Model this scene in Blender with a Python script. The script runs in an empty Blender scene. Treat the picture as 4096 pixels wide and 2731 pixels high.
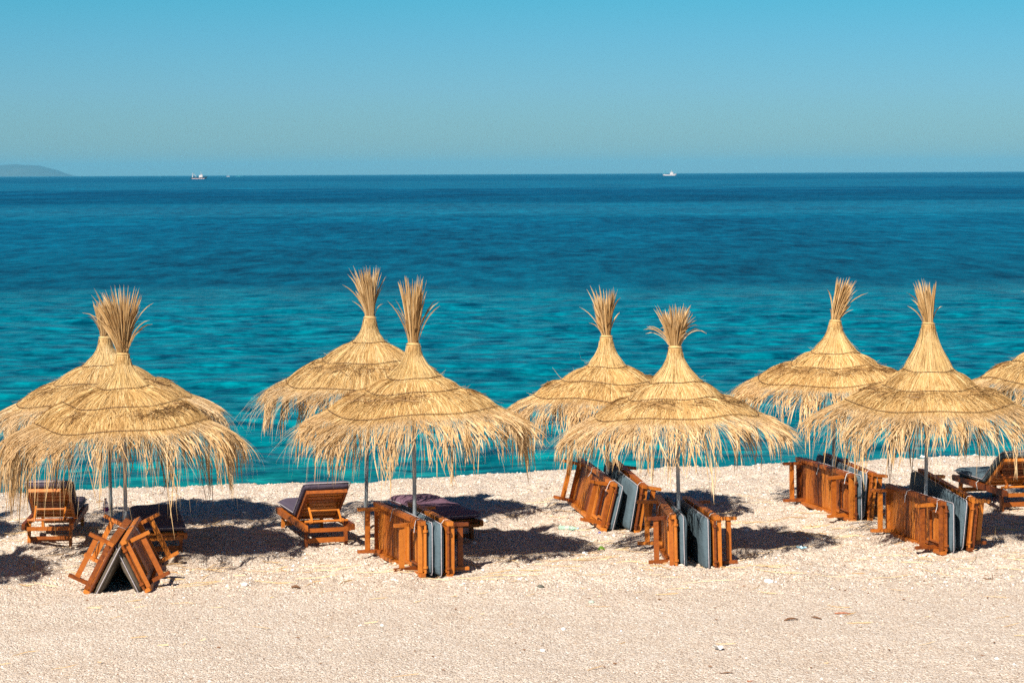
import bpy, math
import numpy as np
from mathutils import Matrix, Vector

R = math.radians
sc = bpy.context.scene
COL = sc.collection
rng = np.random.default_rng(7)

# ------------------------------------------------------------------ camera
CAM_H = 4.80
PITCH, ROLL = 0.0, 0.28          # level camera with the frame dropped by the lens shift
cam_d = bpy.data.cameras.new('camera')
cam_d.sensor_width = 36.0
cam_d.lens = 85.0
cam_d.shift_y = -0.1635
cam_d.clip_start = 0.5
cam_d.clip_end = 80000.0
cam_d.dof.use_dof = True
cam_d.dof.focus_distance = 27.0
cam_d.dof.aperture_fstop = 9.0
cam = bpy.data.objects.new('camera', cam_d)
COL.objects.link(cam)
cam.matrix_world = Matrix.Translation((0, 0, CAM_H)) @ Matrix.Rotation(R(90 - PITCH), 4, 'X') @ Matrix.Rotation(R(-ROLL), 4, 'Z')
sc.camera = cam

# ------------------------------------------------------------------ light
SUN_T = Vector((1.5, 2.95, -3.0)).normalized()       # direction the light travels
sun_elev = math.asin(-SUN_T.z)
world = bpy.data.worlds.new('World')
sc.world = world
world.use_nodes = True
wn, wl = world.node_tree.nodes, world.node_tree.links
wn.clear()
w_out = wn.new('ShaderNodeOutputWorld')
w_bg = wn.new('ShaderNodeBackground')
w_bg.inputs['Strength'].default_value = 0.0495
w_sky = wn.new('ShaderNodeTexSky')
w_sky.sky_type = 'NISHITA'
w_sky.sun_disc = False
w_sky.sun_elevation = sun_elev
w_sky.sun_rotation = math.atan2(-SUN_T.x, -SUN_T.y)
w_sky.altitude = 0
w_sky.air_density = 1.0
w_sky.dust_density = 0.25
w_sky.ozone_density = 3.0
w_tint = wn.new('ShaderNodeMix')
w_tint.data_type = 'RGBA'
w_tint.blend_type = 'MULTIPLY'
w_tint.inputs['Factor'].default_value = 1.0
w_geo = wn.new('ShaderNodeNewGeometry')
w_sep = wn.new('ShaderNodeSeparateXYZ')
w_neg = wn.new('ShaderNodeMath')
w_neg.operation = 'MULTIPLY'
w_neg.inputs[1].default_value = -1.0
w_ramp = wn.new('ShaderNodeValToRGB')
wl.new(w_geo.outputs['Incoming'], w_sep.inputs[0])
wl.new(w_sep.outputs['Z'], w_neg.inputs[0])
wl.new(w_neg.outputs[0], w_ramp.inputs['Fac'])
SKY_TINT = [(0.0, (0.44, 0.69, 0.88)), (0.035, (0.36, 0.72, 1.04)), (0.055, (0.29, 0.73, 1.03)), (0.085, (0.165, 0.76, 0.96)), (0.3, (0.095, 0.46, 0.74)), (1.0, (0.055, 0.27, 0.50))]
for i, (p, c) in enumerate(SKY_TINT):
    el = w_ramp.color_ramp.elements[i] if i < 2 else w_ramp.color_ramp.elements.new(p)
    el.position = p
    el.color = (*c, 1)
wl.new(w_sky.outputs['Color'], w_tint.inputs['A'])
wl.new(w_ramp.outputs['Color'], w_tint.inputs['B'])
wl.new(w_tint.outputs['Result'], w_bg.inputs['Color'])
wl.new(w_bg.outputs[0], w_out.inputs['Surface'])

sun_d = bpy.data.lights.new('sun', 'SUN')
sun_d.energy = 5.0
sun_d.angle = R(0.53)
sun_d.color = (1.0, 0.93, 0.82)
sun = bpy.data.objects.new('sun', sun_d)
COL.objects.link(sun)
sun.rotation_euler = (-SUN_T).to_track_quat('Z', 'Y').to_euler()
sun.location = (-20, -30, 40)

vs = sc.view_settings
vs.view_transform = 'Standard'
vs.look = 'None'
vs.exposure = 0.80
vs.gamma = 1.0
vs.use_curve_mapping = False
sc.cycles.max_bounces = 6
sc.cycles.diffuse_bounces = 2
sc.cycles.glossy_bounces = 2
sc.cycles.transmission_bounces = 4
sc.cycles.transparent_max_bounces = 6
sc.cycles.volume_bounces = 0
sc.cycles.use_denoising = False
sc.cycles.denoiser = 'OPENIMAGEDENOISE'
sc.cycles.denoising_input_passes = 'RGB_ALBEDO_NORMAL'


# ------------------------------------------------------------------ helpers
class Noise:
    """Tiling value noise on a 256 lattice."""
    def __init__(self, seed):
        self.g = np.random.default_rng(seed).uniform(-1, 1, (256, 256))

    def __call__(self, x, y):
        x = np.asarray(x, float); y = np.asarray(y, float)
        xi = np.floor(x).astype(int); yi = np.floor(y).astype(int)
        fx = x - xi; fy = y - yi
        fx = fx * fx * fx * (fx * (fx * 6 - 15) + 10)
        fy = fy * fy * fy * (fy * (fy * 6 - 15) + 10)
        a, b = xi & 255, yi & 255
        c, d = (xi + 1) & 255, (yi + 1) & 255
        g = self.g
        return (g[a, b] * (1 - fx) + g[c, b] * fx) * (1 - fy) + (g[a, d] * (1 - fx) + g[c, d] * fx) * fy


NZ = [Noise(100 + i) for i in range(8)]


def sstep(a, b, x):
    t = np.clip((np.asarray(x, float) - a) / (b - a), 0, 1)
    return t * t * (3 - 2 * t)


def mesh_np(name, verts, quads=None, tris=None, mat=None, smooth=False):
    verts = np.asarray(verts, np.float32).reshape(-1, 3)
    me = bpy.data.meshes.new(name)
    me.vertices.add(len(verts))
    me.vertices.foreach_set('co', verts.ravel())
    loops, starts, n = [], [], 0
    for f, k in ((quads, 4), (tris, 3)):
        if f is not None and len(f):
            f = np.asarray(f, np.int32).reshape(-1, k)
            loops.append(f.ravel())
            starts.append(n + np.arange(len(f), dtype=np.int32) * k)
            n += f.size
    loops = np.concatenate(loops).astype(np.int32)
    starts = np.concatenate(starts).astype(np.int32)
    me.loops.add(len(loops))
    me.loops.foreach_set('vertex_index', loops)
    me.polygons.add(len(starts))
    me.polygons.foreach_set('loop_start', starts)
    me.polygons.foreach_set('use_smooth', np.full(len(starts), bool(smooth)))
    me.update(calc_edges=True)
    me.validate()
    if mat:
        me.materials.append(mat)
    return me


def link(name, me, parent=None, loc=(0, 0, 0), rot=(0, 0, 0), kind=None):
    o = bpy.data.objects.new(name, me)
    COL.objects.link(o)
    o.location = loc
    o.rotation_euler = rot
    if parent:
        o.parent = parent
    if kind:
        o['kind'] = kind
    return o


def tag(o, label, cat, group=None):
    o['label'] = label
    o['category'] = cat
    if group:
        o['group'] = group
    return o


class MB:
    """Collects simple shapes into one mesh."""
    def __init__(self):
        self.v, self.q, self.t, self.n = [], [], [], 0

    def add(self, v, q=(), t=()):
        v = np.asarray(v, float).reshape(-1, 3)
        self.v.append(v)
        if len(q): self.q.append(np.asarray(q, int) + self.n)
        if len(t): self.t.append(np.asarray(t, int) + self.n)
        self.n += len(v)
        return self

    def box(self, c, s, taper=None, shift=(0, 0)):
        """taper: (x,y) scale of the lower face; shift: its offset."""
        c = np.array(c, float); h = np.array(s, float) / 2
        tx, ty = taper or (1, 1)
        v = []
        for z in (-1, 1):
            for x, y in ((-1, -1), (1, -1), (1, 1), (-1, 1)):
                fx, fy = (tx, ty) if z < 0 else (1, 1)
                ox, oy = shift if z < 0 else (0, 0)
                v.append(c + (x * h[0] * fx + ox, y * h[1] * fy + oy, z * h[2]))
        return self.add(v, [(3, 2, 1, 0), (4, 5, 6, 7), (0, 1, 5, 4), (1, 2, 6, 5), (2, 3, 7, 6), (3, 0, 4, 7)])

    def tube(self, pts, rad, n=8, caps=True):
        pts = np.asarray(pts, float)
        rad = np.broadcast_to(np.asarray(rad, float), (len(pts),))
        tang = np.gradient(pts, axis=0)
        tang /= np.linalg.norm(tang, axis=1)[:, None] + 1e-12
        ref = np.array((0, 0, 1.0)) if abs(tang[0][2]) < 0.9 else np.array((1.0, 0, 0))
        v = []
        for p, t, r in zip(pts, tang, rad):
            a = np.cross(t, ref); a /= np.linalg.norm(a) + 1e-12
            b = np.cross(t, a)
            for k in range(n):
                w = 2 * math.pi * k / n
                v.append(p + r * (a * math.cos(w) + b * math.sin(w)))
        K = len(pts)
        q = [(i * n + k, i * n + (k + 1) % n, (i + 1) * n + (k + 1) % n, (i + 1) * n + k) for i in range(K - 1) for k in range(n)]
        t = []
        if caps:
            v.append(pts[0]); v.append(pts[-1])
            a, b = K * n, K * n + 1
            t = [(a, (k + 1) % n, k) for k in range(n)] + [(b, (K - 1) * n + k, (K - 1) * n + (k + 1) % n) for k in range(n)]
        return self.add(v, q, t)

    def lathe(self, prof, n=16, c=(0, 0, 0)):
        v = []
        for r, z in prof:
            for k in range(n):
                w = 2 * math.pi * k / n
                v.append((c[0] + r * math.cos(w), c[1] + r * math.sin(w), c[2] + z))
        q = [(i * n + k, i * n + (k + 1) % n, (i + 1) * n + (k + 1) % n, (i + 1) * n + k) for i in range(len(prof) - 1) for k in range(n)]
        return self.add(v, q)

    def mesh(self, name, mat, smooth=False):
        return mesh_np(name, np.concatenate(self.v), np.concatenate(self.q) if self.q else None,
                       np.concatenate(self.t) if self.t else None, mat, smooth)

    def build(self, name, mat, parent=None, smooth=False, kind=None, loc=(0, 0, 0), rot=(0, 0, 0)):
        return link(name, self.mesh(name, mat, smooth), parent, loc, rot, kind)


def ribbon_arrays(P, W, S):
    """P (N,K,3) centre lines, W (N,K) widths, S (N,K,3) side directions."""
    N, K, _ = P.shape
    V = np.stack((P - S * W[..., None] / 2, P + S * W[..., None] / 2), axis=2)   # N,K,2,3
    idx = np.arange(N * K * 2).reshape(N, K, 2)
    Q = np.stack((idx[:, :-1, 0], idx[:, :-1, 1], idx[:, 1:, 1], idx[:, 1:, 0]), axis=-1).reshape(-1, 4)
    return V.reshape(-1, 3), Q


def side_dirs(P, roll):
    """Side direction of each ribbon: across its run, rolled by an angle per strand."""
    T = np.gradient(P, axis=1)
    T /= np.linalg.norm(T, axis=2)[..., None] + 1e-9
    rad = P.copy(); rad[..., 2] = 0
    rad /= np.linalg.norm(rad, axis=2)[..., None] + 1e-6
    A = np.cross(T, rad)
    bad = np.linalg.norm(A, axis=2) < 1e-3
    A[bad] = (1, 0, 0)
    A /= np.linalg.norm(A, axis=2)[..., None]
    B = np.cross(T, A)
    c, s = np.cos(roll)[:, None, None], np.sin(roll)[:, None, None]
    return A * c + B * s


# ------------------------------------------------------------------ materials
def mat_new(name):
    m = bpy.data.materials.new(name)
    m.use_nodes = True
    nt = m.node_tree
    return m, nt.nodes, nt.links, nt.nodes['Principled BSDF']


def ramp(n, stops, interp='LINEAR'):
    r = n.new('ShaderNodeValToRGB')
    r.color_ramp.interpolation = interp
    for i, (p, c) in enumerate(stops):
        e = r.color_ramp.elements[i] if i < 2 else r.color_ramp.elements.new(p)
        e.position = p
        e.color = (*c, 1)
    return r


def noise_node(n, l, vec, scale, detail=3, rough=0.55, mapscale=None):
    t = n.new('ShaderNodeTexNoise')
    t.inputs['Scale'].default_value = scale
    t.inputs['Detail'].default_value = detail
    t.inputs['Roughness'].default_value = rough
    if mapscale is not None:
        mp = n.new('ShaderNodeMapping')
        mp.inputs['Scale'].default_value = mapscale
        l.new(vec, mp.inputs['Vector'])
        l.new(mp.outputs[0], t.inputs['Vector'])
    else:
        l.new(vec, t.inputs['Vector'])
    return t


def math_node(n, l, op, a, b=None):
    m = n.new('ShaderNodeMath')
    m.operation = op
    for i, v in enumerate((a, b)):
        if v is None: continue
        if hasattr(v, 'links'): l.new(v, m.inputs[i])
        else: m.inputs[i].default_value = v
    return m.outputs[0]


def mix_col(n, l, fac, a, b, mode='MIX'):
    m = n.new('ShaderNodeMix')
    m.data_type = 'RGBA'
    m.blend_type = mode
    for key, v in (('Factor', fac), ('A', a), ('B', b)):
        if hasattr(v, 'links'): l.new(v, m.inputs[key])
        elif key == 'Factor': m.inputs[key].default_value = v
        else: m.inputs[key].default_value = (*v, 1)
    return m.outputs['Result']


def straw_mat(name, stops, translucent=0.15):
    m, n, l, b = mat_new(name)
    geo = n.new('ShaderNodeNewGeometry')
    tc = n.new('ShaderNodeTexCoord')
    nz = noise_node(n, l, tc.outputs['Object'], 7.0, 3)
    f = math_node(n, l, 'ADD', math_node(n, l, 'MULTIPLY', geo.outputs['Random Per Island'], 0.75),
                  math_node(n, l, 'SUBTRACT', math_node(n, l, 'MULTIPLY', nz.outputs['Fac'], 0.7), 0.22))
    r = ramp(n, stops)
    l.new(f, r.inputs['Fac'])
    oi = n.new('ShaderNodeObjectInfo')
    weathered = mix_col(n, l, 1.0, r.outputs['Color'], oi.outputs['Color'], 'MULTIPLY')
    l.new(weathered, b.inputs['Base Color'])
    b.inputs['Roughness'].default_value = 0.55
    b.inputs['Specular IOR Level'].default_value = 0.25
    if translucent:
        tr = n.new('ShaderNodeBsdfTranslucent')
        l.new(weathered, tr.inputs['Color'])
        mx = n.new('ShaderNodeMixShader')
        mx.inputs[0].default_value = translucent
        l.new(b.outputs[0], mx.inputs[1]); l.new(tr.outputs[0], mx.inputs[2])
        l.new(mx.outputs[0], n['Material Output'].inputs['Surface'])
    return m


M = {}
M['straw'] = straw_mat('straw', [(0.0, (0.19, 0.097, 0.032)), (0.22, (0.42, 0.235, 0.078)), (0.65, (0.62, 0.40, 0.165)), (1.0, (0.80, 0.62, 0.34))])
M['straw_cap'] = straw_mat('straw_cap', [(0.0, (0.34, 0.19, 0.06)), (0.35, (0.56, 0.36, 0.14)), (1.0, (0.76, 0.56, 0.29))])
M['straw_fringe'] = straw_mat('straw_fringe', [(0.0, (0.34, 0.19, 0.065)), (0.4, (0.57, 0.37, 0.175)), (1.0, (0.78, 0.59, 0.36))], 0.12)
M['straw_brown'] = straw_mat('straw_brown', [(0.0, (0.07, 0.035, 0.014)), (0.35, (0.20, 0.10, 0.035)), (1.0, (0.50, 0.31, 0.12))], 0.05)
M['plume'] = straw_mat('plume', [(0.0, (0.26, 0.135, 0.05)), (0.5, (0.54, 0.34, 0.145)), (1.0, (0.78, 0.58, 0.33))], 0.22)

m, n, l, b = mat_new('wire')
b.inputs['Base Color'].default_value = (0.085, 0.036, 0.014, 1); b.inputs['Roughness'].default_value = 0.6
M['wire'] = m

m, n, l, b = mat_new('galvanised_pole')
tc = n.new('ShaderNodeTexCoord')
nz = noise_node(n, l, tc.outputs['Object'], 9.0, 4, 0.6, (1, 1, 0.35))
r = ramp(n, [(0.3, (0.17, 0.20, 0.22)), (0.6, (0.28, 0.31, 0.33)), (0.85, (0.30, 0.25, 0.20))])
l.new(nz.outputs['Fac'], r.inputs['Fac']); l.new(r.outputs['Color'], b.inputs['Base Color'])
b.inputs['Metallic'].default_value = 0.25; b.inputs['Roughness'].default_value = 0.5
M['pole'] = m


def wood_mat(name, dark, mid, light):
    m, n, l, b = mat_new(name)
    tc = n.new('ShaderNodeTexCoord')
    oi = n.new('ShaderNodeObjectInfo')
    add = n.new('ShaderNodeVectorMath'); add.operation = 'ADD'
    mul = n.new('ShaderNodeVectorMath'); mul.operation = 'SCALE'
    comb = n.new('ShaderNodeCombineXYZ')
    for i in range(3): l.new(oi.outputs['Random'], comb.inputs[i])
    l.new(comb.outputs[0], mul.inputs[0]); mul.inputs['Scale'].default_value = 37.0
    l.new(tc.outputs['Object'], add.inputs[0]); l.new(mul.outputs[0], add.inputs[1])
    g = noise_node(n, l, add.outputs[0], 10.0, 5, 0.6, (2.2, 2.2, 2.2))
    big = noise_node(n, l, add.outputs[0], 1.6, 2)
    f = math_node(n, l, 'ADD', math_node(n, l, 'MULTIPLY', g.outputs['Fac'], 0.42),
                  math_node(n, l, 'ADD', math_node(n, l, 'MULTIPLY', math_node(n, l, 'SUBTRACT', oi.outputs['Random'], 0.12), 0.52), math_node(n, l, 'MULTIPLY', big.outputs['Fac'], 0.25)))
    r = ramp(n, [(0.26, dark), (0.47, mid), (0.80, light)])
    l.new(f, r.inputs['Fac']); l.new(r.outputs['Color'], b.inputs['Base Color'])
    b.inputs['Roughness'].default_value = 0.5
    b.inputs['Specular IOR Level'].default_value = 0.35
    bp = n.new('ShaderNodeBump'); bp.inputs['Strength'].default_value = 0.25; bp.inputs['Distance'].default_value = 0.004
    l.new(g.outputs['Fac'], bp.inputs['Height']); l.new(bp.outputs[0], b.inputs['Normal'])
    return m


M['wood'] = wood_mat('oiled_wood', (0.11, 0.024, 0.004), (0.32, 0.082, 0.009), (0.52, 0.168, 0.020))


def fabric_mat(name, col, col2):
    m, n, l, b = mat_new(name)
    tc = n.new('ShaderNodeTexCoord')
    nz = noise_node(n, l, tc.outputs['Object'], 3.0, 4, 0.6)
    l.new(mix_col(n, l, nz.outputs['Fac'], col, col2), b.inputs['Base Color'])
    b.inputs['Roughness'].default_value = 0.8
    b.inputs['Specular IOR Level'].default_value = 0.2
    wv = noise_node(n, l, tc.outputs['Object'], 9.0, 3, 0.6, (1.0, 2.0, 2.0))
    bp = n.new('ShaderNodeBump'); bp.inputs['Strength'].default_value = 0.5; bp.inputs['Distance'].default_value = 0.02
    l.new(wv.outputs['Fac'], bp.inputs['Height']); l.new(bp.outputs[0], b.inputs['Normal'])
    return m


M['grey_fabric'] = fabric_mat('grey_fabric', (0.068, 0.104, 0.126), (0.095, 0.132, 0.155))
M['purple_fabric'] = fabric_mat('purple_fabric', (0.14, 0.075, 0.11), (0.19, 0.11, 0.15))
M['brown_fabric'] = fabric_mat('brown_fabric', (0.075, 0.058, 0.042), (0.125, 0.10, 0.075))
M['charcoal_fabric'] = fabric_mat('charcoal_fabric', (0.060, 0.047, 0.072), (0.095, 0.075, 0.108))
M['piping'] = fabric_mat('piping', (0.34, 0.31, 0.33), (0.42, 0.38, 0.40))
M['ribbon'] = fabric_mat('ribbon', (0.50, 0.53, 0.56), (0.62, 0.62, 0.62))


def plain(name, col, rough=0.5, spec=0.4, metallic=0.0):
    m, n, l, b = mat_new(name)
    tc = n.new('ShaderNodeTexCoord')
    nz = noise_node(n, l, tc.outputs['Object'], 4.0, 4)
    l.new(mix_col(n, l, nz.outputs['Fac'], tuple(c * 0.82 for c in col), tuple(min(1, c * 1.15) for c in col)), b.inputs['Base Color'])
    b.inputs['Roughness'].default_value = rough
    b.inputs['Specular IOR Level'].default_value = spec
    b.inputs['Metallic'].default_value = metallic
    return m


M['boat_white'] = plain('boat_white', (0.56, 0.52, 0.51))
M['boat_red'] = plain('boat_red', (0.55, 0.36, 0.34))
M['boat_dark'] = plain('boat_dark', (0.02, 0.06, 0.09))
M['boat_teal'] = plain('boat_teal', (0.03, 0.22, 0.27))
M['window_glass'] = plain('window_glass', (0.02, 0.03, 0.04), 0.1)
M['white_stone'] = plain('white_stone', (0.74, 0.72, 0.68), 0.6)
M['green_stone'] = plain('green_stone', (0.40, 0.46, 0.38), 0.6)
M['dark_stone'] = plain('dark_stone', (0.10, 0.10, 0.08), 0.6)
M['driftwood'] = plain('driftwood', (0.16, 0.075, 0.035), 0.8)
M['grey_stick'] = plain('grey_stick', (0.16, 0.15, 0.15), 0.8)
M['red_wood'] = plain('red_wood', (0.38, 0.12, 0.05), 0.7)
M['leaf'] = plain('leaf', (0.14, 0.26, 0.03), 0.5)
M['blue_plastic'] = plain('blue_plastic', (0.30, 0.55, 0.68), 0.3)
M['navy_plastic'] = plain('navy_plastic', (0.04, 0.06, 0.35), 0.3)
M['violet_plastic'] = plain('violet_plastic', (0.28, 0.05, 0.20), 0.3)
m, n, l, b = mat_new('bottle_plastic')
b.inputs['Base Color'].default_value = (0.75, 0.72, 0.80, 1); b.inputs['Transmission Weight'].default_value = 0.7
b.inputs['Roughness'].default_value = 0.15; b.inputs['IOR'].default_value = 1.2
M['bottle_plastic'] = m
m, n, l, b = mat_new('green_bottle_plastic')
b.inputs['Base Color'].default_value = (0.55, 0.80, 0.66, 1); b.inputs['Transmission Weight'].default_value = 0.6
b.inputs['Roughness'].default_value = 0.15; b.inputs['IOR'].default_value = 1.2
M['green_bottle'] = m

# sand and gravel
m, n, l, b = mat_new('gravel_sand')
geo = n.new('ShaderNodeNewGeometry')
vo = n.new('ShaderNodeTexVoronoi'); vo.inputs['Scale'].default_value = 55.0; vo.inputs['Randomness'].default_value = 1.0
l.new(geo.outputs['Position'], vo.inputs['Vector'])
vo2 = n.new('ShaderNodeTexVoronoi'); vo2.inputs['Scale'].default_value = 26.0
l.new(geo.outputs['Position'], vo2.inputs['Vector'])
sepc = n.new('ShaderNodeSeparateColor'); l.new(vo.outputs['Color'], sepc.inputs[0])
r = ramp(n, [(0.0, (0.34, 0.235, 0.180)), (0.15, (0.51, 0.41, 0.322)), (0.6, (0.64, 0.53, 0.435)), (0.9, (0.72, 0.635, 0.545)), (1.0, (0.84, 0.80, 0.75))])
l.new(sepc.outputs[0], r.inputs['Fac'])
big = noise_node(n, l, geo.outputs['Position'], 0.9, 5, 0.6)
rb = ramp(n, [(0.3, (0.92, 0.89, 0.86)), (0.7, (1.0, 1.0, 1.0))])
l.new(big.outputs['Fac'], rb.inputs['Fac'])
fine = noise_node(n, l, geo.outputs['Position'], 140.0, 2)
l.new(mix_col(n, l, 1.0, r.outputs['Color'], rb.outputs['Color'], 'MULTIPLY'), b.inputs['Base Color'])
b.inputs['Roughness'].default_value = 0.85
b.inputs['Specular IOR Level'].default_value = 0.15
hsum = math_node(n, l, 'ADD', math_node(n, l, 'MULTIPLY', vo.outputs['Distance'], -1.0),
                 math_node(n, l, 'ADD', math_node(n, l, 'MULTIPLY', vo2.outputs['Distance'], -0.8), math_node(n, l, 'MULTIPLY', fine.outputs['Fac'], 0.3)))
bp = n.new('ShaderNodeBump'); bp.inputs['Strength'].default_value = 0.8; bp.inputs['Distance'].default_value = 0.022
l.new(hsum, bp.inputs['Height']); l.new(bp.outputs[0], b.inputs['Normal'])
M['sand'] = m

m, n, l, b = mat_new('pebble')
geo = n.new('ShaderNodeNewGeometry')
r = ramp(n, [(0.0, (0.30, 0.22, 0.16)), (0.2, (0.47, 0.36, 0.27)), (0.6, (0.63, 0.51, 0.39)), (0.85, (0.72, 0.63, 0.53)), (1.0, (0.84, 0.82, 0.80))])
l.new(geo.outputs['Random Per Island'], r.inputs['Fac']); l.new(r.outputs['Color'], b.inputs['Base Color'])
b.inputs['Roughness'].default_value = 0.7
M['pebble'] = m

# sea
m, n, l, b = mat_new('sea_water')
geo = n.new('ShaderNodeNewGeometry')
sep = n.new('ShaderNodeSeparateXYZ'); l.new(geo.outputs['Position'], sep.inputs[0])
pos = geo.outputs['Position']
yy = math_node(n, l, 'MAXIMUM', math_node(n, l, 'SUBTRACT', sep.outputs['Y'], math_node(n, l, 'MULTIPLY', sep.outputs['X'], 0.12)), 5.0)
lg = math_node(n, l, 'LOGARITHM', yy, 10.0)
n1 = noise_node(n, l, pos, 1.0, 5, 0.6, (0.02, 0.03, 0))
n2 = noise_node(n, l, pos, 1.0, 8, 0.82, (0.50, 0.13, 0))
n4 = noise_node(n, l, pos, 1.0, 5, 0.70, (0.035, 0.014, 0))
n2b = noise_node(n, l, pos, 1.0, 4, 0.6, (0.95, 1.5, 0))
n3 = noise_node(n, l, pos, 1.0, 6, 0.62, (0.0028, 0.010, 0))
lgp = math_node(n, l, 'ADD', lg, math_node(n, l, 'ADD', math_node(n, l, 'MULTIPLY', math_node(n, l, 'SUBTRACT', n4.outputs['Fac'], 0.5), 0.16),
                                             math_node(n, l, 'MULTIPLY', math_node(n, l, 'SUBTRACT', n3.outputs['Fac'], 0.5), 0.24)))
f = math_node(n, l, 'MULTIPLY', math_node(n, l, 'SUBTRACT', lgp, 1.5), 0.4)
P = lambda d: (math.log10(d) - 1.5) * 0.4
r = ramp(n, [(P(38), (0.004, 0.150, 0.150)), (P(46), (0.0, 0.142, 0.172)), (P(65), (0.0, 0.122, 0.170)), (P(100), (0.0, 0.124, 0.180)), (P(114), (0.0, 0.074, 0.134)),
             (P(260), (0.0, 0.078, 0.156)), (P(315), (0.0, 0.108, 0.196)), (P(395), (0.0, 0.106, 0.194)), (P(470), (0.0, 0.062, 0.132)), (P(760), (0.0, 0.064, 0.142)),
             (P(930), (0.0, 0.100, 0.192)), (P(1650), (0.0, 0.100, 0.192)), (P(2200), (0.0, 0.080, 0.166)), (P(9000), (0.0, 0.085, 0.17))])  # depth colour, with the darker reflection of wind-ruffled bands painted in
f_wind = f
l.new(f, r.inputs['Fac'])
calm = n.new('ShaderNodeMapRange'); calm.interpolation_type = 'SMOOTHSTEP'
l.new(f, calm.inputs['Value']); calm.inputs['From Min'].default_value = P(85); calm.inputs['From Max'].default_value = P(125)
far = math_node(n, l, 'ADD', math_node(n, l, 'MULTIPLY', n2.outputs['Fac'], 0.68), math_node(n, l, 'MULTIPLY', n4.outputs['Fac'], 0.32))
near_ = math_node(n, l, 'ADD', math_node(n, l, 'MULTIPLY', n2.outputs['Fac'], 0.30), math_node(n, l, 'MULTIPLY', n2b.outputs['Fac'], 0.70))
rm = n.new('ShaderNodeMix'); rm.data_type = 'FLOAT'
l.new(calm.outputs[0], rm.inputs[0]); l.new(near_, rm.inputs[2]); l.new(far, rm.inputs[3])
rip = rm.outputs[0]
r2 = ramp(n, [(0.40, (0.22, 0.32, 0.41)), (0.485, (0.78, 0.81, 0.85)), (0.535, (1.13, 1.10, 1.07)), (0.61, (1.9, 1.65, 1.5))])  # bright and dark wave reflections painted into the base colour as ripples
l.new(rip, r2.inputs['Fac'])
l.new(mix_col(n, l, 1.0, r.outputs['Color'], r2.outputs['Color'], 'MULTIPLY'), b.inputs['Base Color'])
b.inputs['Roughness'].default_value = 0.6
b.inputs['Specular IOR Level'].default_value = 0.0
w1 = noise_node(n, l, pos, 1.0, 4, 0.55, (0.6, 1.1, 0))
w2 = noise_node(n, l, pos, 1.0, 3, 0.6, (2.2, 3.6, 0))
hh = math_node(n, l, 'ADD', math_node(n, l, 'MULTIPLY', w1.outputs['Fac'], 0.30), math_node(n, l, 'MULTIPLY', w2.outputs['Fac'], 0.035))
bp = n.new('ShaderNodeBump'); bp.inputs['Strength'].default_value = 0.85; bp.inputs['Distance'].default_value = 1.0
l.new(hh, bp.inputs['Height']); l.new(bp.outputs[0], b.inputs['Normal'])
gl = n.new('ShaderNodeBsdfGlossy'); gl.inputs['Roughness'].default_value = 0.10
l.new(bp.outputs[0], gl.inputs['Normal'])
fr = n.new('ShaderNodeFresnel'); fr.inputs['IOR'].default_value = 1.33
l.new(bp.outputs[0], fr.inputs['Normal'])
mx = n.new('ShaderNodeMixShader')
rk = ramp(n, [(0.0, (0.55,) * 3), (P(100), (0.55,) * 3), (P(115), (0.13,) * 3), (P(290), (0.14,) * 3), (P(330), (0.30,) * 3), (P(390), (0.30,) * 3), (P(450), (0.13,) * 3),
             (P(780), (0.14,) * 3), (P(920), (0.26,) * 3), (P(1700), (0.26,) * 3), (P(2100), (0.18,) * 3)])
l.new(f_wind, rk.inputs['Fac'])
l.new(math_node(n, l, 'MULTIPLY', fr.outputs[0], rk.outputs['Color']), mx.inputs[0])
l.new(b.outputs[0], mx.inputs[1]); l.new(gl.outputs[0], mx.inputs[2])
l.new(mx.outputs[0], n['Material Output'].inputs['Surface'])
M['sea'] = m

m, n, l, b = mat_new('island_rock')
tc = n.new('ShaderNodeTexCoord')
nz = noise_node(n, l, tc.outputs['Object'], 0.004, 5)
l.new(mix_col(n, l, nz.outputs['Fac'], (0.03, 0.05, 0.035), (0.10, 0.10, 0.07)), b.inputs['Base Color'])
b.inputs['Roughness'].default_value = 0.9
M['island'] = m

# ------------------------------------------------------------------ beach, sea, island
WATER_Z = -0.45


def crest(x):
    x = np.asarray(x, float)
    return 38.3 + 0.27 * np.clip(x, -40, 40) + 0.25 * NZ[3](x * 0.55, 3.1) + 0.12 * NZ[4](x * 2.1, 9.0)


def ground(x, y):
    x = np.asarray(x, float); y = np.asarray(y, float)
    w = sstep(26.2, 29.6, y + 0.9 * NZ[0](x * 0.45, y * 0.3 + 7))
    h = 0.035 * NZ[0](x * 0.35, y * 0.35) + 0.012 * NZ[1](x * 1.3, y * 1.1)
    h = h + w * (0.040 * NZ[2](x * 1.25 + 3, y * 1.15) + 0.030 * NZ[3](x * 3.1, y * 2.9) + 0.017 * NZ[4](x * 7.3, y * 6.7) + 0.011 * NZ[1](x * 15, y * 14))
    h = h + (1 - w) * (0.006 * NZ[5](x * 4.0, y * 3.4) + 0.005 * NZ[6](x * 11, y * 10))
    d = y - crest(x)
    h = h * (1 - 0.6 * sstep(-1.0, 0.5, d)) + 0.03 * np.exp(-(d / 0.8) ** 2)
    slope = np.where(d > 0, 0.24 * d - 0.12 * (1 - np.exp(-d / 0.5)), 0)
    return h - np.minimum(slope, 6.0)


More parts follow.
